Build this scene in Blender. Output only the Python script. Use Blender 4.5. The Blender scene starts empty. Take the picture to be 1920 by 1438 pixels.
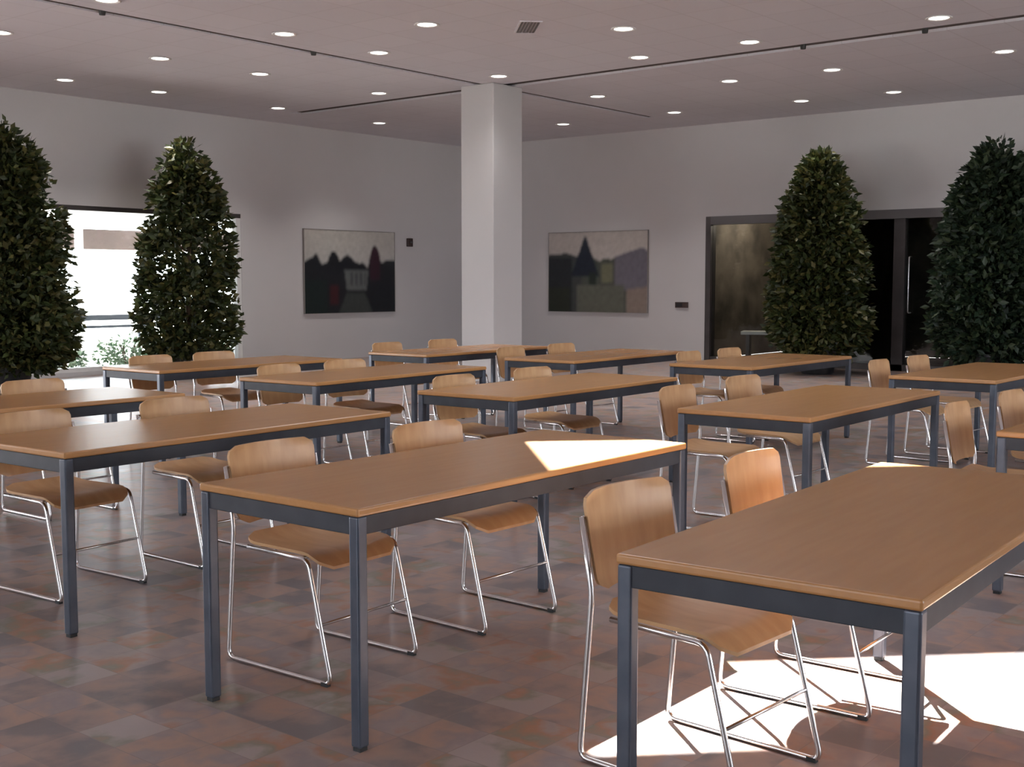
import bpy, bmesh, math, random
from mathutils import Vector, Matrix
random.seed(7)
C = bpy.context.scene.collection
PI = math.pi
HC = 4.1          # ceiling height
YL = 16.35        # left wall plane
XR = 18.52        # right wall plane
XB = -9.0         # unseen wall behind, window added for fill light
YN = -8.0         # unseen near side wall, window added for fill light

# ------------------------------------------------------------------ materials
def mat(name, col, rough=0.5, metal=0.0, spec=0.5, emit=None, estr=0.0, coat=0.0):
    m = bpy.data.materials.new(name); m.use_nodes = True
    b = m.node_tree.nodes['Principled BSDF']
    b.inputs['Base Color'].default_value = (*col, 1)
    b.inputs['Roughness'].default_value = rough
    b.inputs['Metallic'].default_value = metal
    b.inputs['Specular IOR Level'].default_value = spec
    if coat: b.inputs['Coat Weight'].default_value = coat; b.inputs['Coat Roughness'].default_value = 0.15
    if emit:
        b.inputs['Emission Color'].default_value = (*emit, 1); b.inputs['Emission Strength'].default_value = estr
    return m

def nodes(m):
    nt = m.node_tree
    return nt, nt.nodes['Principled BSDF'], nt.nodes.new, nt.links.new

def noisy(m, c1, c2, scale=(1, 1, 1), nscale=4.0, detail=4.0, bump=0.0, lo=0.35, hi=0.65):
    nt, b, N, L = nodes(m)
    tc = N('ShaderNodeTexCoord'); mp = N('ShaderNodeMapping'); mp.inputs['Scale'].default_value = scale
    no = N('ShaderNodeTexNoise'); no.inputs['Scale'].default_value = nscale; no.inputs['Detail'].default_value = detail
    cr = N('ShaderNodeValToRGB')
    cr.color_ramp.elements[0].position = lo; cr.color_ramp.elements[0].color = (*c1, 1)
    cr.color_ramp.elements[1].position = hi; cr.color_ramp.elements[1].color = (*c2, 1)
    L(tc.outputs['Object'], mp.inputs['Vector']); L(mp.outputs['Vector'], no.inputs['Vector'])
    L(no.outputs['Fac'], cr.inputs['Fac']); L(cr.outputs['Color'], b.inputs['Base Color'])
    if bump:
        bp = N('ShaderNodeBump'); bp.inputs['Strength'].default_value = bump; bp.inputs['Distance'].default_value = 0.01
        L(no.outputs['Fac'], bp.inputs['Height']); L(bp.outputs['Normal'], b.inputs['Normal'])
    return m

M = {}
M['wall'] = noisy(mat('wall_paint', (0.45, 0.41, 0.39), 0.7, spec=0.25), (0.615, 0.595, 0.60), (0.635, 0.615, 0.62), (1, 1, 1), 0.8)
M['column'] = noisy(mat('column_paint', (0.62, 0.59, 0.58), 0.6, spec=0.3), (0.54, 0.53, 0.535), (0.565, 0.555, 0.56), (1, 1, .4), 1.2)
M['top'] = noisy(mat('table_wood', (0.36, 0.19, 0.095), 0.27, spec=0.5), (0.415, 0.203, 0.073), (0.435, 0.217, 0.08), (0.7, 7, 7), 5.0, 6.0)
M['ply'] = noisy(mat('chair_plywood', (0.5, 0.3, 0.15), 0.38, spec=0.45), (0.47, 0.265, 0.125), (0.55, 0.33, 0.165), (4, 1, 1), 5.0, 5.0)
M['steel'] = noisy(mat('table_steel', (0.16, 0.19, 0.235), 0.35, 0.35), (0.06, 0.072, 0.098), (0.08, 0.092, 0.12), (2, 2, 2), 6.0)
M['apron'] = noisy(mat('apron_steel', (0.03, 0.035, 0.045), 0.5, 0.0, spec=0.35), (0.022, 0.026, 0.036), (0.030, 0.035, 0.046), (2, 2, 2), 6.0)
M['chrome'] = mat('chrome_rod', (0.72, 0.70, 0.70), 0.22, 1.0)
M['black'] = mat('black_rubber', (0.015, 0.015, 0.016), 0.6)
M['bronze'] = noisy(mat('bronze_frame', (0.06, 0.05, 0.05), 0.45, 0.3), (0.05, 0.042, 0.042), (0.07, 0.06, 0.06), (1, 1, 1), 3.0)
M['header'] = mat('grey_header', (0.11, 0.102, 0.105), 0.5)
M['whiteframe'] = mat('white_frame', (0.8, 0.79, 0.78), 0.45)
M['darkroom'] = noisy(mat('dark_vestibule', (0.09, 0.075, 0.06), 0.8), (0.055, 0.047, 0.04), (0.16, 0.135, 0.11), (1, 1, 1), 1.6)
M['trim'] = mat('lamp_trim', (0.75, 0.73, 0.72), 0.4)
M['lamp'] = mat('lamp_lens', (0.9, 0.9, 0.88), 0.4, emit=(1.0, 0.93, 0.86), estr=7.0)
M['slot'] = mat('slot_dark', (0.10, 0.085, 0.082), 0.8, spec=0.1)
M['pot'] = noisy(mat('pot_black', (0.02, 0.02, 0.022), 0.4), (0.014, 0.014, 0.015), (0.03, 0.03, 0.033), (1, 1, 1), 8)
M['bark'] = noisy(mat('bark', (0.09, 0.05, 0.03), 0.85), (0.05, 0.03, 0.02), (0.13, 0.075, 0.045), (3, 3, .6), 9, bump=0.4)
M['soil'] = noisy(mat('soil', (0.04, 0.03, 0.02), 0.95), (0.025, 0.018, 0.012), (0.06, 0.045, 0.03), (1, 1, 1), 30)
M['canopy'] = mat('canopy_white', (0.42, 0.41, 0.43), 0.6)
M['beam'] = noisy(mat('beam_mauve', (0.22, 0.17, 0.165), 0.7), (0.10, 0.075, 0.07), (0.125, 0.093, 0.088), (1, 1, 1), 2)
M['rail'] = mat('rail_grey', (0.06, 0.07, 0.09), 0.5, 0.2)
M['paving'] = noisy(mat('pale_paving', (0.6, 0.58, 0.55), 0.85), (0.55, 0.535, 0.51), (0.66, 0.64, 0.61), (1, 1, 1), 1.5)
M['sill'] = mat('plate_dark', (0.06, 0.035, 0.03), 0.5)
M['glint_bar'] = mat('pale_glint', (0.8, 0.8, 0.78), 0.5)
M['frame'] = mat('picture_frame', (0.28, 0.26, 0.25), 0.5)

def leafmat(name, c1, c2, c3):
    m = mat(name, c2, 0.45, spec=0.4)
    nt, b, N, L = nodes(m)
    g = N('ShaderNodeNewGeometry'); cr = N('ShaderNodeValToRGB')
    e = cr.color_ramp.elements
    e[0].position = 0; e[0].color = (*c1, 1); e[1].position = 1; e[1].color = (*c3, 1)
    mid = e.new(0.55); mid.color = (*c2, 1)
    L(g.outputs['Random Per Island'], cr.inputs['Fac']); L(cr.outputs['Color'], b.inputs['Base Color'])
    tr = N('ShaderNodeBsdfTranslucent'); L(cr.outputs['Color'], tr.inputs['Color'])
    mx = N('ShaderNodeMixShader'); mx.inputs[0].default_value = 0.18
    out = nt.nodes['Material Output']
    L(b.outputs[0], mx.inputs[1]); L(tr.outputs[0], mx.inputs[2]); L(mx.outputs[0], out.inputs['Surface'])
    return m
M['leaf'] = leafmat('leaf_green', (0.014, 0.023, 0.008), (0.038, 0.053, 0.013), (0.095, 0.082, 0.024))
M['leafdark'] = leafmat('leaf_deep_green', (0.007, 0.017, 0.010), (0.018, 0.036, 0.017), (0.045, 0.063, 0.027))
M['shrub'] = leafmat('shrub_green', (0.10, 0.17, 0.10), (0.20, 0.30, 0.20), (0.36, 0.42, 0.30))

def glassmat():
    m = bpy.data.materials.new('pane_glass'); m.use_nodes = True
    nt = m.node_tree; nt.nodes.clear(); N = nt.nodes.new; L = nt.links.new
    out = N('ShaderNodeOutputMaterial'); mx = N('ShaderNodeMixShader'); fr = N('ShaderNodeFresnel')
    fr.inputs['IOR'].default_value = 1.45
    t = N('ShaderNodeBsdfTransparent'); t.inputs['Color'].default_value = (0.93, 0.95, 0.94, 1)
    g = N('ShaderNodeBsdfGlossy'); g.inputs['Roughness'].default_value = 0.02
    L(fr.outputs[0], mx.inputs[0]); L(t.outputs[0], mx.inputs[1]); L(g.outputs[0], mx.inputs[2]); L(mx.outputs[0], out.inputs['Surface'])
    return m
M['glass'] = glassmat()

def floormat():
    m = mat('slate_tiles', (0.2, 0.15, 0.14), 0.3, spec=0.5)
    nt, b, N, L = nodes(m)
    tc = N('ShaderNodeTexCoord')
    def tiles(size, off):
        mp = N('ShaderNodeMapping'); mp.inputs['Scale'].default_value = (1 / size[0], 1 / size[1], 1); mp.inputs['Location'].default_value = (*off, 0)
        L(tc.outputs['Object'], mp.inputs['Vector'])
        fl = N('ShaderNodeVectorMath'); fl.operation = 'FLOOR'; L(mp.outputs['Vector'], fl.inputs[0])
        fc = N('ShaderNodeVectorMath'); fc.operation = 'FRACTION'; L(mp.outputs['Vector'], fc.inputs[0])
        return fl, fc
    fl, fc = tiles((0.2, 0.2), (0.1, 0.2))
    z = N('ShaderNodeVectorMath'); z.operation = 'MULTIPLY'; z.inputs[1].default_value = (1, 1, 0); L(fl.outputs[0], z.inputs[0])
    wn = N('ShaderNodeTexWhiteNoise'); wn.noise_dimensions = '3D'; L(z.outputs[0], wn.inputs['Vector'])
    cr = N('ShaderNodeValToRGB'); cr.color_ramp.interpolation = 'LINEAR'
    pal = [(0.0, (0.18, 0.162, 0.17)), (0.16, (0.30, 0.225, 0.205)), (0.32, (0.37, 0.25, 0.20)), (0.46, (0.27, 0.228, 0.235)),
           (0.6, (0.33, 0.27, 0.26)), (0.74, (0.35, 0.19, 0.12)), (0.86, (0.22, 0.215, 0.175)), (1.0, (0.36, 0.31, 0.305))]
    e = cr.color_ramp.elements
    e[0].position, e[0].color = pal[0][0], (*pal[0][1], 1)
    e[1].position, e[1].color = pal[-1][0], (*pal[-1][1], 1)
    for p, c in pal[1:-1]:
        q = e.new(p); q.color = (*c, 1)
    no = N('ShaderNodeTexNoise'); no.inputs['Scale'].default_value = 4.5; no.inputs['Detail'].default_value = 5
    L(tc.outputs['Object'], no.inputs['Vector'])
    mr = N('ShaderNodeMapRange'); mr.inputs[1].default_value = 0.3; mr.inputs[2].default_value = 0.7
    mr.inputs[3].default_value = -0.3; mr.inputs[4].default_value = 0.3; L(no.outputs['Fac'], mr.inputs[0])
    ad = N('ShaderNodeMath'); ad.operation = 'ADD'; ad.use_clamp = True; L(wn.outputs['Value'], ad.inputs[0]); L(mr.outputs[0], ad.inputs[1])
    L(ad.outputs[0], cr.inputs['Fac'])
    # grout
    sx = N('ShaderNodeSeparateXYZ'); L(fc.outputs[0], sx.inputs[0])
    def edge(o):
        a = N('ShaderNodeMath'); a.operation = 'SUBTRACT'; a.inputs[1].default_value = 0.5; L(o, a.inputs[0])
        c = N('ShaderNodeMath'); c.operation = 'ABSOLUTE'; L(a.outputs[0], c.inputs[0]); return c.outputs[0]
    mxm = N('ShaderNodeMath'); mxm.operation = 'MAXIMUM'; L(edge(sx.outputs['X']), mxm.inputs[0]); L(edge(sx.outputs['Y']), mxm.inputs[1])
    gr = N('ShaderNodeMath'); gr.operation = 'GREATER_THAN'; gr.inputs[1].default_value = 0.492; L(mxm.outputs[0], gr.inputs[0])
    mx = N('ShaderNodeMix'); mx.data_type = 'RGBA'; mx.inputs['B'].default_value = (0.235, 0.195, 0.19, 1)
    L(gr.outputs[0], mx.inputs['Factor']); L(cr.outputs['Color'], mx.inputs['A']); L(mx.outputs['Result'], b.inputs['Base Color'])
    rr = N('ShaderNodeMapRange'); rr.inputs[3].default_value = 0.24; rr.inputs[4].default_value = 0.42; L(no.outputs['Fac'], rr.inputs[0]); L(rr.outputs[0], b.inputs['Roughness'])
    bp = N('ShaderNodeBump'); bp.inputs['Strength'].default_value = 0.25; bp.inputs['Distance'].default_value = 0.004
    n2 = N('ShaderNodeTexNoise'); n2.inputs['Scale'].default_value = 9; n2.inputs['Detail'].default_value = 3; L(tc.outputs['Object'], n2.inputs['Vector'])
    L(n2.outputs['Fac'], bp.inputs['Height']); L(bp.outputs['Normal'], b.inputs['Normal'])
    return m
M['floor'] = floormat()

def ceilmat():
    m = mat('ceiling_tiles', (0.55, 0.5, 0.5), 0.85, spec=0.15)
    nt, b, N, L = nodes(m)
    tc = N('ShaderNodeTexCoord')
    br = N('ShaderNodeTexBrick'); br.offset = 0.0
    br.inputs['Scale'].default_value = 1.0; br.inputs['Brick Width'].default_value = 0.6; br.inputs['Row Height'].default_value = 0.6
    br.inputs['Mortar Size'].default_value = 0.008; br.inputs['Mortar Smooth'].default_value = 0.4
    br.inputs['Color1'].default_value = (0.74, 0.725, 0.775, 1); br.inputs['Color2'].default_value = (0.715, 0.70, 0.75, 1); br.inputs['Mortar'].default_value = (0.64, 0.62, 0.66, 1)
    L(tc.outputs['Object'], br.inputs['Vector']); L(br.outputs['Color'], b.inputs['Base Color'])
    return m
M['ceiling'] = ceilmat()

def colattr(name):
    m = mat(name, (1, 1, 1), 0.5, spec=0.3)
    nt, b, N, L = nodes(m)
    a = N('ShaderNodeAttribute'); a.attribute_name = 'paint'; L(a.outputs['Color'], b.inputs['Base Color'])
    return m
M['art'] = colattr('painted_canvas')

# ------------------------------------------------------------------ mesh helpers
class MB:
    def __init__(s): s.v = []; s.f = []
    def box(s, x0, y0, z0, x1, y1, z1, mtx=None):
        i = len(s.v)
        p = [(x0, y0, z0), (x1, y0, z0), (x1, y1, z0), (x0, y1, z0), (x0, y0, z1), (x1, y0, z1), (x1, y1, z1), (x0, y1, z1)]
        if mtx: p = [tuple(mtx @ Vector(q)) for q in p]
        s.v += p
        s.f += [tuple(i + k for k in q) for q in ((3, 2, 1, 0), (4, 5, 6, 7), (0, 1, 5, 4), (1, 2, 6, 5), (2, 3, 7, 6), (3, 0, 4, 7))]
        return s
    def grid(s, fn, nu, nv):            # open sheet
        i = len(s.v)
        for a in range(nu + 1):
            for b in range(nv + 1): s.v.append(tuple(fn(a / nu, b / nv)))
        for a in range(nu):
            for b in range(nv):
                q = i + a * (nv + 1) + b
                s.f.append((q, q + nv + 1, q + nv + 2, q + 1))
        return s
    def slab(s, top, bot, nu, nv):      # closed sheet between two grids
        i = len(s.v); s.grid(top, nu, nv); j = len(s.v)
        f0 = len(s.f); s.grid(bot, nu, nv)
        s.f[f0:] = [tuple(reversed(q)) for q in s.f[f0:]]
        def idx(base, a, b): return base + a * (nv + 1) + b
        for a in range(nu):
            s.f.append((idx(i, a + 1, 0), idx(i, a, 0), idx(j, a, 0), idx(j, a + 1, 0)))
            s.f.append((idx(i, a, nv), idx(i, a + 1, nv), idx(j, a + 1, nv), idx(j, a, nv)))
        for b in range(nv):
            s.f.append((idx(i, 0, b), idx(i, 0, b + 1), idx(j, 0, b + 1), idx(j, 0, b)))
            s.f.append((idx(i, nu, b + 1), idx(i, nu, b), idx(j, nu, b), idx(j, nu, b + 1)))
        return s
    def lathe(s, prof, n=28, c=(0, 0, 0)):
        i = len(s.v); m = len(prof)
        for k in range(n):
            a = 2 * PI * k / n
            for r, z in prof: s.v.append((c[0] + r * math.cos(a), c[1] + r * math.sin(a), c[2] + z))
        for k in range(n):
            for q in range(m - 1):
                a0 = i + k * m + q; b0 = i + ((k + 1) % n) * m + q
                s.f.append((a0, b0, b0 + 1, a0 + 1))
        return s
    def tube(s, path, r, n=8, fillet=0.0):
        P = [Vector(p) for p in path]
        if fillet:
            Q = [P[0]]
            for k in range(1, len(P) - 1):
                d0 = P[k - 1] - P[k]; d1 = P[k + 1] - P[k]
                l = min(fillet, d0.length * .45, d1.length * .45)
                a = P[k] + d0.normalized() * l; b = P[k] + d1.normalized() * l
                for t in (0, .25, .5, .75, 1): Q.append(a.lerp(P[k], t).lerp(P[k].lerp(b, t), t))
            Q.append(P[-1]); P = Q
        rr = r if callable(r) else (lambda t: r)
        i = len(s.v); up = None
        for k, p in enumerate(P):
            t = (P[min(k + 1, len(P) - 1)] - P[max(k - 1, 0)]).normalized()
            if up is None: up = t.orthogonal().normalized()
            up = (up - t * up.dot(t)).normalized(); w = t.cross(up)
            ra = rr(k / (len(P) - 1))
            for q in range(n):
                a = 2 * PI * q / n
                s.v.append(tuple(p + up * (ra * math.cos(a)) + w * (ra * math.sin(a))))
        for k in range(len(P) - 1):
            for q in range(n):
                a0 = i + k * n + q; a1 = i + k * n + (q + 1) % n
                s.f.append((a0, a1, a1 + n, a0 + n))
        s.f.append(tuple(i + q for q in reversed(range(n)))); e = i + (len(P) - 1) * n
        s.f.append(tuple(e + q for q in range(n)))
        return s
    def build(s, name, m, parent=None, smooth=False, bevel=0.0, seg=2):
        me = bpy.data.meshes.new(name); me.from_pydata(s.v, [], s.f); me.update()
        bm = bmesh.new(); bm.from_mesh(me)
        if bevel:
            bmesh.ops.bevel(bm, geom=list(bm.edges), offset=bevel, segments=seg, affect='EDGES', profile=0.5)
        bmesh.ops.recalc_face_normals(bm, faces=bm.faces)
        bm.to_mesh(me); bm.free()
        if smooth:
            for p in me.polygons: p.use_smooth = True
        me.materials.append(m)
        o = bpy.data.objects.new(name, me); C.objects.link(o)
        if parent: o.parent = parent
        return o

def smooth_angle(o, deg=40):
    for p in o.data.polygons: p.use_smooth = True
    bm = bmesh.new(); bm.from_mesh(o.data)
    for e in bm.edges:
        if len(e.link_faces) == 2 and e.calc_face_angle(0) > math.radians(deg): e.smooth = False
    bm.to_mesh(o.data); bm.free()

def tag(o, label=None, cat=None, group=None, kind=None):
    if label: o['label'] = label
    if cat: o['category'] = cat
    if group: o['group'] = group
    if kind: o['kind'] = kind
    return o
def empty(name, loc=(0, 0, 0), rz=0.0):
    o = bpy.data.objects.new(name, None); o.empty_display_size = 0.2
    o.location = loc; o.rotation_euler = (0, 0, rz); C.objects.link(o); return o
def copy_tree(o, parent=None):
    c = o.copy(); C.objects.link(c)
    if parent: c.parent = parent
    for ch in list(o.children): copy_tree(ch, c)
    return c

# ------------------------------------------------------------------ room shell
tag(MB().box(XB - .3, YN - .3, -.2, XR, YL, 0).build('floor', M['floor']), 'mottled purple brown slate tile floor', 'floor', kind='structure')

def wall_open(axis, pos, thick, a0, a1, holes, H=HC):
    """boxes of a wall along an axis with rectangular holes (a0,a1,z0,z1)"""
    m = MB()
    def bx(u0, u1, z0, z1):
        if u1 - u0 < 1e-4 or z1 - z0 < 1e-4: return
        if axis == 'x': m.box(u0, min(pos, pos + thick), z0, u1, max(pos, pos + thick), z1)
        else: m.box(min(pos, pos + thick), u0, z0, max(pos, pos + thick), u1, z1)
    cur = a0
    for (h0, h1, z0, z1) in sorted(holes):
        bx(cur, h0, 0, H); bx(h0, h1, 0, z0); bx(h0, h1, z1, H); cur = h1
    bx(cur, a1, 0, H)
    return m
WIN = (7.35, 12.87, 0.06, 2.52)
WIN2 = (-4.0, 2.5, 0.06, 2.9)  # unseen opening added to light the left ceiling bay and column
tag(wall_open('x', YL, .22, XB, XR + .22, [WIN2, WIN]).build('wall_left', M['wall']), 'grey painted wall on the left, with a window and a picture', 'wall', kind='structure')
DR = (3.2, 10.78, 0.0, 2.52)
tag(wall_open('y', XR, .22, YN, YL, [DR]).build('wall_right', M['wall']), 'grey painted wall on the right, with dark glass doors', 'wall', kind='structure')
WB = (0.0, 10.0, 0.9, 3.0)  # unseen rear opening, added to let in soft fill light
tag(wall_open('y', XB, -.22, YN, YL + .22, [WB]).build('wall_rear', M['wall']), 'unseen wall behind the camera with an added window', 'wall', kind='structure')
WN = (3.0, 14.0, 1.0, 3.2)  # unseen side opening, added and sized to light the left wall
tag(wall_open('x', YN, -.22, XB - .22, XR + .22, [WN]).build('wall_near', M['wall']), 'unseen near side wall with an added long window', 'wall', kind='structure')

# ceiling: one slab in bays, split by two recessed slots crossing at the column, with a diagonal skylight near the camera
def ceiling():
    SKY = [(5.53, 4.92), (6.18, 5.57), (7.98, 3.78), (7.33, 3.13)]
    sa, sb = 0.065, 0.13         # half widths of the slots
    xs = [(XB - .22, 13.15 - sb), (13.15 + sb, XR + .22)]; ys = [(YN - .22, 11.07 - sa), (11.07 + sa, YL + .22)]
    bm = bmesh.new()
    for ix, (x0, x1) in enumerate(xs):
        for iy, (y0, y1) in enumerate(ys):
            outer = [bm.verts.new((x, y, HC)) for x, y in ((x0, y0), (x1, y0), (x1, y1), (x0, y1))]
            ed = [bm.edges.new((outer[k], outer[(k + 1) % 4])) for k in range(4)]
            if ix == 0 and iy == 0:
                inn = [bm.verts.new((x, y, HC)) for x, y in SKY]
                ed += [bm.edges.new((inn[k], inn[(k + 1) % 4])) for k in range(4)]
            bmesh.ops.triangle_fill(bm, edges=ed, use_beauty=True, use_dissolve=False)
    geo = bmesh.ops.extrude_face_region(bm, geom=list(bm.faces))
    bmesh.ops.translate(bm, vec=(0, 0, .14), verts=[g for g in geo['geom'] if isinstance(g, bmesh.types.BMVert)])
    for x0, x1, y0, y1 in ((17.2, XR + .22, 11.07 - sa, 11.07 + sa), (13.15 - sb, 13.15 + sb, 15.25, YL + .22)):   # the slots stop short of the walls
        bmesh.ops.create_cube(bm, size=1, matrix=Matrix.Translation(((x0 + x1) / 2, (y0 + y1) / 2, HC + .07)) @ Matrix.Diagonal((x1 - x0, y1 - y0, .14, 1)))
    bmesh.ops.recalc_face_normals(bm, faces=bm.faces)
    me = bpy.data.meshes.new('ceiling'); bm.to_mesh(me); bm.free(); me.materials.append(M['ceiling'])
    o = bpy.data.objects.new('ceiling', me); C.objects.link(o)
    return o
tag(ceiling(), 'pale mauve grey tiled ceiling with two crossing dark slots', 'ceiling', kind='structure')
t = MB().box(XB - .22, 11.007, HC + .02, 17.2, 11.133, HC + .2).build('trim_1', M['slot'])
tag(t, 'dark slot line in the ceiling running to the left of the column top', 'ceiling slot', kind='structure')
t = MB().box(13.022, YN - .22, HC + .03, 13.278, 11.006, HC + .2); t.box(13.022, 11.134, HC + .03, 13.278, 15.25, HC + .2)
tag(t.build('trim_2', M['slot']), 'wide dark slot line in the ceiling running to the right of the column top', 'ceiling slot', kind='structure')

# column
tag(MB().box(12.80, 10.79, 0, 13.43, 11.38, HC).build('column', M['column'], bevel=.012), 'white square column in the middle of the room', 'column', kind='structure')

# ---- left window
def window_left():
    r = empty('window_1', ((WIN[0] + WIN[1]) / 2, YL + .1, WIN[2])); tag(r, 'wide bright window in the left wall between two trees', 'window', kind='structure')
    hw = (WIN[1] - WIN[0]) / 2; h = WIN[3] - WIN[2]
    f = MB(); f.box(-hw, -.09, h - .07, hw, .06, h)
    f.build('header_bar', M['bronze'], r)
    f = MB(); f.box(hw - .09, -.09, 0, hw, .06, h - .07); f.box(-hw, -.09, 0, -hw + .09, .06, h - .07)
    f.box(-hw + .09, -.09, 0, hw - .09, .06, .06); f.build('window_frame', M['whiteframe'], r)
    MB().box(-hw + .09, -.012, .06, hw - .09, .0, h - .07).build('window_pane', M['glass'], r)
window_left()

def glazed(name, axis, pos, hole, n, label, frame):
    u0, u1, z0, z1 = hole
    loc = ((u0 + u1) / 2, pos, z0) if axis == 'x' else (pos, (u0 + u1) / 2, z0)
    r = empty(name, loc, 0 if axis == 'x' else PI / 2); tag(r, label, 'window', kind='structure')
    hw = (u1 - u0) / 2; h = z1 - z0; f = MB()
    f.box(-hw, -.05, 0, hw, .05, .06); f.box(-hw, -.05, h - .06, hw, .05, h)
    for k in range(n + 1):
        x = -hw + .03 + (2 * hw - .06) * k / n
        f.box(x - .03, -.05, .06, x + .03, .05, h - .06)
    f.build('window_frame', frame, r)
    return r
glazed('window_fill_rear', 'y', XB - .1, WB, 9, 'unseen window added behind the camera for fill light', M['bronze'])
glazed('window_fill_near', 'x', YN - .1, WN, 8, 'unseen long window added in the near side wall for fill light', M['bronze'])

glazed('window_fill_left', 'x', YL + .1, WIN2, 7, 'unseen tall window added in the left wall to light the ceiling', M['whiteframe'])

# ---- glass doors in the right wall with a dark vestibule behind
def doors():
    r = empty('door_1', (XR, 0, 0)); tag(r, 'dark bronze framed glass doors in the right wall', 'door', kind='structure')
    y0, y1, z1 = DR[0], DR[1], DR[3]
    f = MB()
    f.box(-.02, y1 - .10, 0, .16, y1, z1); f.box(-.02, y0, 0, .16, y0 + .10, z1)
    for y in (9.05, 7.34, 5.62): f.box(.0, y - (.09 if y == 7.34 else .035), 0, .14, y + (.09 if y == 7.34 else .035), z1 - .14)
    f.box(.0, y0 + .1, 0, .14, y1 - .1, .10)
    f.build('door_frame', M['bronze'], r)
    MB().box(-.03, y0 + .1, z1 - .14, .12, y1 - .1, z1).build('header_bar', M['header'], r)
    ys = [y0 + .1, 5.585, 5.655, 7.25, 7.43, 9.015, 9.085, y1 - .1]
    for k in range(0, 8, 2):
        MB().box(.05, ys[k], .1, .062, ys[k + 1], z1 - .14).build('door_pane', M['glass'], r)
    for y in (7.16,):
        h = MB(); h.tube([(.05, y, .92), (-.045, y, .92), (-.045, y, 1.78), (.05, y, 1.78)], .014, 10, .03)
        h.build('door_handle', M['chrome'], r, smooth=True)
doors()
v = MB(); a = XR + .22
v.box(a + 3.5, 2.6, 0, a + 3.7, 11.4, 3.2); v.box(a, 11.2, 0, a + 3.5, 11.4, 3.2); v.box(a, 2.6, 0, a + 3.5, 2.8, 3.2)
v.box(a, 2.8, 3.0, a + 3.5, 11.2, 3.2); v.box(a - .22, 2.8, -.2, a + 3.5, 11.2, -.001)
v.box(a + .5, 8.75, 0, a + 3.5, 8.95, 3.0)  # added partition, keeps the vestibule fill off the right panes
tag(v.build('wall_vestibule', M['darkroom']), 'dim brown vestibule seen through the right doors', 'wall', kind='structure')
vl = bpy.data.lights.new('vestibule_fill', 'POINT'); vl.energy = 70; vl.color = (1, .86, .7); vl.shadow_soft_size = .12  # added fill light without a fixture, brightens the left door panes
vo = bpy.data.objects.new('vestibule_fill', vl); C.objects.link(vo); vo.location = (XR + 1.9, 10.3, 2.7)
b = empty('glint_bar', (XR + 1.15, 9.98, 0), math.radians(22)); tag(b, 'pale slab added as a streak of light behind the glass doors', 'glint_bar')  # made-up slab, stands in for a pale glint in the glass
MB().box(-.22, -.62, .46, .22, .62, .52).build('glint_bar_top', M['glint_bar'], b, bevel=.01)
for y in (-.5, .5): MB().box(-.18, y - .03, 0, .18, y + .03, .46).build('leg', M['bronze'], b)

# ---- pictures
def paint(kind):
    W, H = 96, 64
    rnd = random.Random(3 if kind == 'l' else 5)
    def bumps(n, seed):
        q = random.Random(seed); return [(q.random(), q.uniform(.03, .09), q.uniform(-1, 1)) for _ in range(n)]
    B = bumps(14, 11 if kind == 'l' else 23)
    def fn(u, v):
        n = sum(a * math.exp(-((u - c) / w) ** 2) for c, w, a in B)
        j = rnd.uniform(-.012, .012)
        if kind == 'l':
            tree = .62 + .05 * n
            for c, w, h in ((.12, .035, .16), (.31, .05, .2), (.42, .06, .1), (.62, .04, .06), (.77, .05, .28), (.93, .07, .1)):
                tree = max(tree, .55 + h * max(0, 1 - (abs(u - c) / (w * 1.6)) ** 2))
            if v > tree: c = (.47 + .08 * (v - .6), .46 + .05 * (v - .6), .44)
            else:
                c = (.012, .014, .018)
                if abs(u - .77) < .055 and v > .4: c = (.035, .012, .022)
                if .42 < u < .70 and .27 < v < .53 and abs(u - .56) < .11 + .1 * (v - .27): c = (.115, .125, .125)
                if .46 < u < .66 and .34 < v < .5 and int(u * 60) % 3 == 0: c = (.05, .055, .06)
                if v < .25 and abs(u - .55) < .10 + .35 * (.25 - v): c = (.045, .052, .05)
                if .27 < u < .36 and .1 < v < .34: c = (.05, .012, .016)
                if u < .25 and v < .4: c = (.01, .018, .018)
        else:
            ridge = .70 + .05 * n + .04 * math.sin(u * 9)
            if v > ridge: c = (.50, .46, .43)
            else: c = (.055, .06, .06) if u < .35 else (.075, .085, .07)
            if u < .25 and v < .68: c = (.022, .026, .03)
            pk = .97 - abs(u - .38) * 3.6
            if v < pk and v > .45 and abs(u - .38) < .15: c = (.016, .022, .036)
            if u > .68 and .28 < v < ridge: c = (.16, .15, .18)
            if u > .80 and v < .28 + .2 * (u - .8): c = (.26, .21, .18)
            if .42 < u < .5 and .3 < v < .5: c = (.02, .03, .025)
            if .55 < u < .66 and .36 < v < .6: c = (.17, .17, .11)
            if .3 < u < .78 and v < .34: c = (.125, .13, .105)
            if u < .22 and v < .3: c = (.025, .03, .022)
        k = 1 + rnd.uniform(-.18, .18)
        return (max(0, c[0] * k), max(0, c[1] * k), max(0, c[2] * k), 1)
    m = MB().grid(lambda a, b: (-.5 + a, 0, -.5 + b), W, H)
    g = [[fn(a / W, b / H) for b in range(H + 1)] for a in range(W + 1)]
    for _ in range(1):       # soft brushwork
        g = [[tuple(sum(g[min(W, max(0, a + i))][min(H, max(0, b + j))][k] for i in (-1, 0, 1) for j in (-1, 0, 1)) / 9 for k in range(4)) for b in range(H + 1)] for a in range(W + 1)]
    cols = [g[a][b] for a in range(W + 1) for b in range(H + 1)]
    return m, cols
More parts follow.
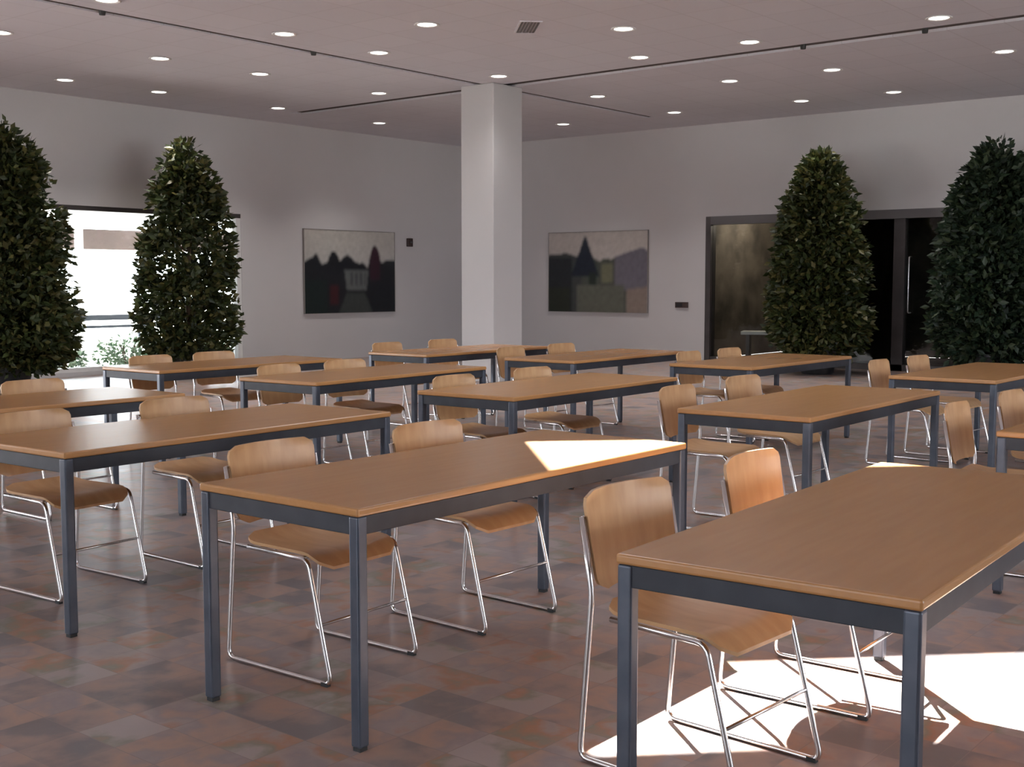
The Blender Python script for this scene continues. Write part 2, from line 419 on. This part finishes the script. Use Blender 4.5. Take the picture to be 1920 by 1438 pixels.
def picture(kind, loc, rz, label):
    r = empty('picture', loc, rz); tag(r, label, 'picture')
    w, h = 2.25, 1.5
    fr = MB(); d = .008
    fr.box(-w / 2, -.04, -h / 2, w / 2, -.002, -h / 2 + d); fr.box(-w / 2, -.04, h / 2 - d, w / 2, -.002, h / 2)
    fr.box(-w / 2, -.04, -h / 2 + d, -w / 2 + d, -.002, h / 2 - d); fr.box(w / 2 - d, -.04, -h / 2 + d, w / 2, -.002, h / 2 - d)
    fr.build('picture_frame', M['frame'], r)
    m, cols = paint(kind)
    m.v = [(x * (w - 2 * d), -.03, z * (h - 2 * d)) for x, y, z in m.v]
    o = m.build('artwork', M['art'], r)
    at = o.data.color_attributes.new('paint', 'FLOAT_COLOR', 'POINT')
    for k, c in enumerate(cols): at.data[k].color = c
    return r
picture('l', (15.33, YL, 1.58), 0, 'dark garden landscape picture on the left wall')
picture('r', (XR, 13.08, 1.58), -PI / 2, 'grey green landscape picture on the right wall')

# small things on the walls
o = empty('wall_sensor', (16.87, YL, 2.15)); tag(o, 'small brown sensor high on the left wall beside the dark picture', 'wall device')
MB().box(-.07, -.05, -.08, .07, -.002, .08).build('housing', M['sill'], o, bevel=.01); MB().lathe([(0, .0), (.03, 0), (.03, .03), (0, .035)], 14, (0, -.075, -.015)).build('lens', M['header'], o)
o = empty('wall_plate', (XR, 11.25, .99), -PI / 2); tag(o, 'small dark plate on the right wall between picture and doors', 'wall device')
MB().box(-.13, -.03, -.05, .13, -.002, .05).build('plate', M['sill'], o, bevel=.006); MB().box(-.1, -.036, -.03, .02, -.03, .03).build('display', M['black'], o)

# ------------------------------------------------------------------ ceiling lights
LIGHTS = [
 (6.75, 10.55, 'ceiling downlight half cut by the top edge of the photo'),
 (8.88, 10.47, 'ceiling downlight above the dark ceiling slot, nearest the left tree tops'),
 (9.51, 8.93, 'bright ceiling downlight left of the grey ceiling vent'),
 (11.0, 7.45, 'bright ceiling downlight right of the grey ceiling vent'),
 (12.6, 4.64, 'ceiling downlight near the top edge of the photo, just above the wide slot at right'),
 (12.5, 6.75, 'ceiling downlight above the middle of the wide slot at right'),
 (10.3, 10.45, 'ceiling downlight just above the left slot, halfway to the column'),
 (12.5, 8.23, 'ceiling downlight above the wide slot, first to the right of the column'),
 (8.88, 12.77, 'ceiling downlight below the left slot, brightest of the left bay'),
 (10.35, 12.7, 'faint ceiling downlight in the middle of the left bay'),
 (9.0, 15.1, 'faint ceiling downlight by the left wall, leftmost of that row'),
 (10.4, 15.0, 'faint ceiling downlight by the left wall, second of that row from the left'),
 (12.45, 10.4, 'ceiling downlight directly above the column top'),
 (14.7, 10.4, 'ceiling downlight right of the column, first below the wide slot'),
 (14.72, 8.24, 'ceiling downlight below the wide slot, second to the right of the column'),
 (14.78, 6.8, 'ceiling downlight below the wide slot, third to the right of the column'),
 (14.9, 4.7, 'ceiling downlight below the wide slot at the right edge of the photo'),
 (17.05, 6.9, 'ceiling downlight by the right wall above the right-hand trees'),
 (17.0, 8.3, 'ceiling downlight by the right wall above the left tree of that wall'),
 (16.85, 10.42, 'ceiling downlight by the right wall at the end of the short slot'),
 (16.88, 12.66, 'ceiling downlight in the corner bay right behind the column'),
 (14.78, 15.0, 'ceiling downlight by the left wall, nearest the corner'),
 (12.47, 12.66, 'faint ceiling downlight left of the column above the short slot'),
 (12.53, 14.95, 'ceiling downlight by the left wall at the end of the short slot'),
 (6.88, 12.8, 'faint ceiling downlight at the left edge of the photo'),
]
proto = None
def make_light():
    r = empty('ceiling_light', (0, 0, HC))
    MB().lathe([(.115, 0), (.135, -.004), (.138, -.012), (.125, -.016), (.105, -.012), (.100, -.004)], 24).build('lamp_trim', M['trim'], r, smooth=True)
    MB().lathe([(0, -.006), (.06, -.0075), (.102, -.006), (.102, -.001), (0, -.001)], 24).build('lens', M['lamp'], r, smooth=True)
    return r
for k, (x, y, lab) in enumerate(LIGHTS):
    if proto is None: proto = make_light(); o = proto
    else: o = copy_tree(proto)
    o.location = (x, y, HC); tag(o, lab, 'ceiling light', 'round recessed ceiling downlights')
    l = bpy.data.lights.new('downlight_beam', 'SPOT'); l.energy = 55 if (x, y) == (12.45, 10.4) else 150; l.color = (1, .955, .92); l.spot_size = math.radians(104); l.spot_blend = 1.0; l.shadow_soft_size = .09
    b = bpy.data.objects.new('downlight_beam', l); C.objects.link(b); b.location = (x, y, HC - .03)
o = empty('ceiling_vent', (10.29, 8.19, HC), PI / 4); tag(o, 'grey rectangular ceiling vent between two bright downlights', 'vent')
f = MB(); f.box(-.3, -.12, -.012, .3, -.1, -.001); f.box(-.3, .1, -.012, .3, .12, -.001); f.box(-.3, -.1, -.012, -.28, .1, -.001); f.box(.28, -.1, -.012, .3, .1, -.001)
f.build('vent_frame', M['ceiling'], o)
f = MB()
for k in range(6): f.box(-.28, -.095 + k * .034, -.009, .28, -.078 + k * .034, -.001)
f.build('louvre', M['header'], o)
for x, y, lab in ((9.83, 11.07, 'small dark fitting in the left ceiling slot, near its middle'), (7.03, 11.07, 'small dark fitting in the left ceiling slot, near the photo edge'),
                  (13.15, 6.41, 'small dark fitting in the wide ceiling slot, above the right trees'), (13.15, 4.99, 'small dark fitting in the wide ceiling slot, at its right end')):
    o = MB().lathe([(0, .1), (.03, .1), (.034, .0), (.03, -.03), (0, -.032)], 14, (0, 0, 0)).build('slot_fitting', M['black'], smooth=True)
    o.location = (x, y, HC); tag(o, lab, 'ceiling fitting', 'slot fittings')

# ------------------------------------------------------------------ tables
TL, TW, TH = 1.87, 0.745, 0.735
def make_table():
    r = empty('table')
    MB().box(0, 0, TH - .026, TL, TW, TH).build('tabletop', M['top'], r, bevel=.007, seg=3)
    f = MB(); z0, z1 = TH - .082, TH - .026; i = .008; t = .02
    L = .040
    f.box(L, i, z0, TL - L, i + t, z1); f.box(L, TW - i - t, z0, TL - L, TW - i, z1)
    f.box(i, L, z0, i + t, TW - L, z1); f.box(TL - i - t, L, z0, TL - i, TW - L, z1)
    f.build('apron', M['apron'], r, bevel=.002, seg=1)
    for x in (.003, TL - .043):
        for y in (.003, TW - .043):
            lg = MB().box(x, y, .012, x + .04, y + .04, TH - .0262).build('leg', M['steel'], r, bevel=.0065, seg=3)
            MB().box(x + .005, y + .005, 0, x + .035, y + .035, .012).build('foot', M['black'], lg)
    return r
G = 'identical brown tables in rows'
TABLES = {
 'T1': (2.45, .90, 3.1, 'brown table at front right with a sunlit sliver on its far corner'),
 'T2': (2.41, 2.55, .6, 'brown table at front centre with a large white sun patch'),
 'T3': (2.50, 4.28, 2.6, 'brown table at front left, crossed by a pale window reflection'),
 'T8': (2.45, 6.02, .5, 'brown table at the far left behind the front left table, cut by the photo edge'),
 'T7': (5.30, 7.72, 1.0, 'brown table below the left trees, leftmost of the middle row'),
 'T6': (5.33, 6.02, 3.6, 'brown table in the middle row, second from the left'),
 'T5': (5.35, 4.36, 1.6, 'brown table in front of the column in the middle row'),
 'T4': (5.45, 2.58, 1.2, 'pinkish brown table right of centre, in the middle row behind the sunlit table'),
 'T0': (5.50, .97, .5, 'brown table at the right edge of the photo with only one corner showing'),
 'T9': (8.01, 7.55, 1.0, 'brown table farthest back, directly before the column base'),
 'T10': (8.15, 5.99, 1.6, 'brown table in the back row under the right-hand picture'),
 'T11': (8.41, 4.48, 0.0, 'brown table in the back row below the glass doors edge'),
 'T12': (8.30, 2.60, 0.0, 'brown table in the back row before the rightmost tree'),
}
tproto = None
for k, (x, y, a, lab) in TABLES.items():
    if tproto is None: tproto = make_table(); o = tproto
    else: o = copy_tree(tproto)
    o.location = (x, y, 0); o.rotation_euler = (0, 0, math.radians(a)); tag(o, lab, 'table', G)

# ------------------------------------------------------------------ chairs (front faces -Y)
def make_chair():
    r = empty('chair')
    th = .011
    def hw_seat(v): # v 0 front .. 1 back
        base = .205 - .012 * v
        e = min(v, 1 - v) * .43; R = .06
        return base - (R - math.sqrt(max(0, R * R - (R - e) ** 2)) if e < R else 0)
    def seat(dz):
        def fn(u, v):
            s = (u - .5) * 2; x = s * hw_seat(v); y = -.215 + .43 * v
            z = .452 + dz - .020 * math.cos(s * PI / 2) * math.sin(PI * min(1, v * 1.1)) * .7
            if v < .22: z -= .05 * ((.22 - v) / .22) ** 2
            if v > .8: z += .02 * ((v - .8) / .2) ** 2
            return (x, y, z)
        return fn
    o = MB().slab(seat(0), seat(-th), 16, 18).build('seat', M['ply'], r); smooth_angle(o)
    def hw_back(v):
        base = .198 + .016 * v
        e = min(v, 1 - v) * .29; R = .045
        return base - (R - math.sqrt(max(0, R * R - (R - e) ** 2)) if e < R else 0)
    def back(d):
        def fn(u, v):
            s = (u - .5) * 2; x = s * hw_back(v); z = .505 + .285 * v
            y = .215 + .045 * v - .035 * (1 - s * s) * 0 + .03 * (1 - s * s) + d
            return (x, y, z)
        return fn
    o = MB().slab(back(0), back(th), 16, 16).build('backrest', M['ply'], r); smooth_angle(o)
    rad = .0088
    for s in (-1, 1):
        x = s * .222
        p = [(x, .262, .72), (x, .222, .50), (x, .265, .0085), (x, -.275, .0085), (x * .99, -.165, .432), (x * .9, .17, .432)]
        fr = MB().tube(p, rad, 8, .035).build('side_frame', M['chrome'], r, smooth=True)
        MB().tube([(x, .2615, .715), (x * .9, .268, .715)], .006, 8).build('bracket', M['chrome'], fr)
        MB().box(x - .009, -.262, 0, x + .009, -.232, .014).build('glide', M['black'], fr)
    MB().tube([(-.222, -.223, .21), (.222, -.223, .21)], .006, 8).build('stretcher', M['chrome'], r, smooth=True)
    sr = MB()
    for y in (-.12, .12): sr.tube([(-.205, y, .430), (.205, y, .430)], .006, 8)
    sr.build('seat_rail', M['chrome'], r, smooth=True)
    return r
CH = [
 ('T1', 3.00, 1.75, -3, 'plywood chair at the front right table, large and nearest the camera'),
 ('T1', 3.84, 1.77, 2, 'plywood chair at the front right table, farther of its two'),
 ('T2', 2.97, 3.34, 2, 'plywood chair at the sun patch table, left of its two'),
 ('T2', 3.79, 3.31, -1, 'plywood chair at the sun patch table, right of its two'),
 ('T3', 2.96, 5.06, 4, 'plywood chair at the front left table, left of its two'),
 ('T3', 3.76, 5.09, 0, 'plywood chair at the front left table, right of its two'),
 ('T8', 3.92, 6.78, 1, 'plywood chair by the left photo edge, below the leftmost tree'),
 ('T7', 5.85, 8.37, 2, 'plywood chair at the leftmost middle table, below the bright window'),
 ('T7', 6.50, 8.42, -3, 'plywood chair at the leftmost middle table, under the second tree from the left'),
 ('T6', 5.80, 6.68, 3, 'plywood chair at the second middle table from the left, left of its two'),
 ('T6', 6.47, 6.72, -2, 'plywood chair at the second middle table from the left, right of its two'),
 ('T5', 5.85, 5.00, 2, 'plywood chair left of the column base, at the table before the column'),
 ('T5', 6.73, 5.05, 0, 'plywood chair right of the column base, at the table before the column'),
 ('T4', 6.08, 3.45, 3, 'plywood chair behind the pinkish table right of centre, left of its two'),
 ('T4', 6.98, 3.52, -2, 'plywood chair behind the pinkish table right of centre, right of its two'),
 ('T0', 6.10, 1.83, 4, 'plywood chair near the right photo edge with its whole backrest showing'),
 ('T0', 6.95, 1.83, 0, 'plywood chair cut by the right photo edge'),
 ('T12', 9.10, 3.48, 2, 'plywood chair at the rightmost back table, left of its two'),
 ('T12', 9.82, 3.45, -2, 'plywood chair at the rightmost back table, right of its two'),
 ('T11', 9.15, 5.22, 2, 'plywood chair at the table below the door edge, left of its two'),
 ('T11', 9.86, 5.22, 0, 'plywood chair at the table below the door edge, right of its two'),
 ('T10', 8.75, 6.90, 2, 'plywood chair under the right-hand picture, left of its two'),
 ('T10', 9.55, 6.92, -1, 'plywood chair under the right-hand picture, right of its two'),
 ('T9', 8.62, 8.40, 1, 'plywood chair at the farthest table, left of its two'),
 ('T9', 9.45, 8.42, -2, 'plywood chair at the farthest table beside the column'),
]
cproto = None
for t, x, y, a, lab in CH:
    if cproto is None: cproto = make_chair(); o = cproto
    else: o = copy_tree(cproto)
    o.location = (x, y, 0); o.rotation_euler = (0, 0, math.radians(a)); tag(o, lab, 'chair', 'plywood chairs at the tables')

# ------------------------------------------------------------------ indoor trees
def leaves(prof, n, seed, size, gaps=(), squash=1.0):
    q = random.Random(seed); V = []; F = []
    zs = [p[0] for p in prof]
    def rad(z):
        for k in range(len(prof) - 1):
            if prof[k][0] <= z <= prof[k + 1][0]:
                t = (z - prof[k][0]) / (prof[k + 1][0] - prof[k][0]); return prof[k][1] * (1 - t) + prof[k + 1][1] * t
        return 0
    # clumps give the crown its lumpy outline
    clumps = []
    tot = []
    while len(clumps) < 170:
        z = q.uniform(zs[0] + .05, zs[-1] - .05); r = rad(z)
        if q.random() > (r / .9) ** 1.2 + .12: continue
        a = q.uniform(0, 2 * PI); k = r * math.sqrt(q.uniform(.25, 1))
        clumps.append((k * math.cos(a), k * math.sin(a), z, q.uniform(.16, .30)))
    m = 0
    while m < n:
        c = q.choice(clumps)
        if q.random() < .25: z = q.uniform(zs[0], zs[-1] - .4); c = (0, 0, z, rad(z) * .7)
        d = Vector((q.gauss(0, 1), q.gauss(0, 1), q.gauss(0, 1))).normalized() * (c[3] * q.random() ** .45)
        p = Vector((c[0] + d.x, c[1] + d.y, c[2] + d.z * 1.15))
        if p.z < zs[0] or p.z > zs[-1] + .03: continue
        rr = math.hypot(p.x, p.y)
        if rr > rad(min(p.z, zs[-1])) + .07: continue
        if any((p.x * gx + p.y * gy - o0) ** 2 / w ** 2 + (p.z - gz) ** 2 / h ** 2 < q.uniform(.5, 1.1) for gx, gy, o0, gz, w, h in gaps): continue
        out = Vector((p.x, p.y, .15)).normalized()
        dr = (out + Vector((q.gauss(0, .6), q.gauss(0, .6), q.gauss(-.25, .6)))).normalized()
        nn = dr.cross(Vector((q.gauss(0, 1), q.gauss(0, 1), q.gauss(0, 1)))).normalized()
        L = size * q.uniform(.7, 1.3); w = L * .26
        b = len(V); mid = p + dr * (L * .45) + dr.cross(nn) * (L * .05)
        V += [tuple(p), tuple(mid + nn * w), tuple(p + dr * L), tuple(mid - nn * w)]
        F.append((b, b + 1, b + 2, b + 3)); m += 1
    mb = MB(); mb.v = V; mb.f = F
    return mb
PROF = [(.22, .5), (.45, .74), (.85, .86), (1.3, .80), (1.9, .74), (2.4, .64), (2.8, .49), (3.1, .33), (3.3, .18), (3.4, .05)]
def tree(x, y, seed, label, m, sc=1.0, gaps=(), n=24000, w=1.0):
    r = empty('potted_tree', (x, y, 0)); tag(r, label, 'tree', 'potted indoor trees by the walls')
    p = MB().lathe([(0, 0), (.22, 0), (.245, .03), (.30, .36), (.315, .37), (.315, .41), (.29, .41), (.275, .35), (0, .35)], 28).build('pot', M['pot'], r); smooth_angle(p)
    MB().lathe([(0, .362), (.15, .366), (.276, .352)], 20).build('soil', M['soil'], r)
    q = random.Random(seed); tr = MB()
    pts = [(0, 0, .34)] + [(q.uniform(-.04, .04), q.uniform(-.04, .04), z) for z in (.8, 1.3, 1.9, 2.5)] + [(0, 0, 3.1)]
    tr.tube(pts, lambda t: .042 * (1 - t) + .008, 8)
    for k in range(16):
        z = .6 + 2.2 * k / 16; a = k * 2.4; l = .55 * (1 - (z - .6) / 3.2)
        tr.tube([(0, 0, z), (l * .5 * math.cos(a), l * .5 * math.sin(a), z + .12), (l * math.cos(a), l * math.sin(a), z + .34)], lambda t: .014 * (1 - t) + .003, 6)
    tr.build('trunk', M['bark'], r, smooth=True)
    pr = [(z * sc, rr * w) for z, rr in PROF]
    leaves(pr, n, seed, .115, gaps).build('foliage', m, r)
    return r
# view-side axis of the gaps is the wall direction X
tree(8.02, 15.0, 21, 'tall leafy potted tree at the left photo edge, left of the bright window', M['leaf'], 1.01, w=1.0, n=27000)
tree(10.82, 15.0, 34, 'tall leafy potted tree in front of the bright window at left', M['leaf'], 1.0,
     gaps=((1, 0, -.12, 1.66, .16, .40), (1, 0, .22, 1.95, .10, .24), (1, 0, -.05, 1.0, .08, .24), (1, 0, .3, 1.2, .08, .12)), n=11500, w=.82)
tree(17.2, 8.05, 55, 'tall leafy potted tree before the dark glass doors, left of the two at right', M['leaf'], .975, w=.86)
tree(17.2, 5.45, 68, 'tall deep green potted tree at the right photo edge', M['leafdark'], .975, w=.95)

# ------------------------------------------------------------------ outside the left window
tag(MB().box(-60, -60, -.30, 60, 80, -.22).build('outdoor_ground', M['paving']), 'pale paved ground outside the window', 'paving', kind='structure')
o = MB().box(6.7, YL + .22, 2.62, 20, 21.2, 2.80).build('canopy', M['canopy']); tag(o, 'white canopy soffit outside the left window', 'canopy')
o = MB().box(6.7, 20.95, 2.02, 20, 21.2, 2.40).build('canopy_beam', M['beam']); tag(o, 'brown beam hanging under the white canopy outside', 'beam')
p = empty('canopy_post', (12.55, 20.75, -.22)); tag(p, 'white post under the canopy outside the left window', 'post')
MB().box(-.06, -.06, 0, .06, .06, 2.84).build('shaft', M['whiteframe'], p); MB().box(-.1, -.1, 0, .1, .1, .03).build('base_plate', M['rail'], p)
for xx, lab in ((6.9, 'canopy post far left outside'), (18.5, 'canopy post far right outside')):
    p2 = copy_tree(p); p2.location.x = xx; tag(p2, lab, 'post')
rl = empty('railing', (11.5, 19.7, -.22)); tag(rl, 'grey railing outside the window beyond the canopy', 'railing')
MB().box(-8, -.03, .92, 8, .03, 1.02).build('top_rail', M['rail'], rl); MB().box(-8, -.02, .78, 8, .02, .83).build('mid_rail', M['rail'], rl)
for k in range(11):
    MB().box(-8 + 1.6 * k - .02, -.02, 0, -8 + 1.6 * k + .02, .02, .92).build('rail_post', M['rail'], rl)
q = random.Random(4)
SHL = ['grey green shrub outside the window, leftmost of the row', 'grey green shrub outside the window, second from the left',
       'grey green shrub outside, seen in the middle of the window gap', 'grey green shrub outside, seen beside the tree before the window',
       'grey green shrub outside behind the tree before the window', 'grey green shrub outside, rightmost of the row']
for k in range(6):
    r = empty('shrub', (9.2 + k * 1.25 + q.uniform(-.05, .05), 18.1 + q.uniform(-.15, .15), -.22)); tag(r, SHL[k], 'shrub', 'shrubs outside the left window')
    s = MB(); h = q.uniform(.62, .85)
    for b in range(6):
        a = q.uniform(0, 6.28); s.tube([(0, 0, 0), (.15 * math.cos(a), .15 * math.sin(a), h * .5), (.3 * math.cos(a), .3 * math.sin(a), h * .8)], .01, 6)
    s.build('stem', M['bark'], r)
    leaves([(.05, .3), (h * .5, .5), (h * .85, .38), (h, .1)], 900, 100 + k, .09).build('foliage', M['shrub'], r)

# ------------------------------------------------------------------ light
W = bpy.data.worlds.new('sky'); bpy.context.scene.world = W; W.use_nodes = True
bg = W.node_tree.nodes['Background']; bg.inputs['Color'].default_value = (0.87, 0.93, 1.0, 1); bg.inputs['Strength'].default_value = 12.0
sl = bpy.data.lights.new('sun', 'SUN'); sl.energy = 95.0; sl.color = (1.0, .95, .88); sl.angle = math.radians(.6)
so = bpy.data.objects.new('sun', sl); C.objects.link(so); so.location = (8, 8, 12)
so.rotation_euler = Vector((-.48, -.52, -.735)).to_track_quat('-Z', 'Y').to_euler()
def portal(name, loc, rot, sx, sy):
    l = bpy.data.lights.new(name, 'AREA'); l.shape = 'RECTANGLE'; l.size = sx; l.size_y = sy
    l.cycles.is_portal = True
    o = bpy.data.objects.new(name, l); C.objects.link(o); o.location = loc; o.rotation_euler = rot; return o
portal('portal_rear', (XB - .05, (WB[0] + WB[1]) / 2, (WB[2] + WB[3]) / 2), (PI / 2, 0, -PI / 2), WB[1] - WB[0], WB[3] - WB[2])
portal('portal_near', ((WN[0] + WN[1]) / 2, YN - .05, (WN[2] + WN[3]) / 2), (PI / 2, 0, 0), WN[1] - WN[0], WN[3] - WN[2])
portal('portal_left', ((WIN[0] + WIN[1]) / 2, YL + .05, (WIN[2] + WIN[3]) / 2), (-PI / 2, 0, 0), WIN[1] - WIN[0], WIN[3] - WIN[2])
portal('portal_wide', ((WIN2[0] + WIN2[1]) / 2, YL + .05, (WIN2[2] + WIN2[3]) / 2), (-PI / 2, 0, 0), WIN2[1] - WIN2[0], WIN2[3] - WIN2[2])
portal('portal_skylight', (6.755, 4.35, HC + .1), (0, 0, -PI / 4), 2.54, .92)

# ------------------------------------------------------------------ camera and view
cd = bpy.data.cameras.new('camera'); cd.sensor_width = 36; cd.lens = 36 * 2270.1 / 1920
co = bpy.data.objects.new('camera', cd); C.objects.link(co)
co.location = (0, 0, 1.3937); co.rotation_euler = (math.radians(90 - 4.791), 0, math.radians(-50.742))
sc = bpy.context.scene; sc.camera = co
sc.view_settings.view_transform = 'Standard'; sc.view_settings.look = 'None'; sc.view_settings.gamma = 1; sc.view_settings.use_curve_mapping = False
sc.view_settings.exposure = -0.08
sc.cycles.use_denoising = True
sc.cycles.max_bounces = 8; sc.cycles.diffuse_bounces = 5; sc.cycles.glossy_bounces = 4; sc.cycles.transparent_max_bounces = 12
sc.cycles.sample_clamp_indirect = 6.0; sc.cycles.caustics_reflective = False; sc.cycles.caustics_refractive = False
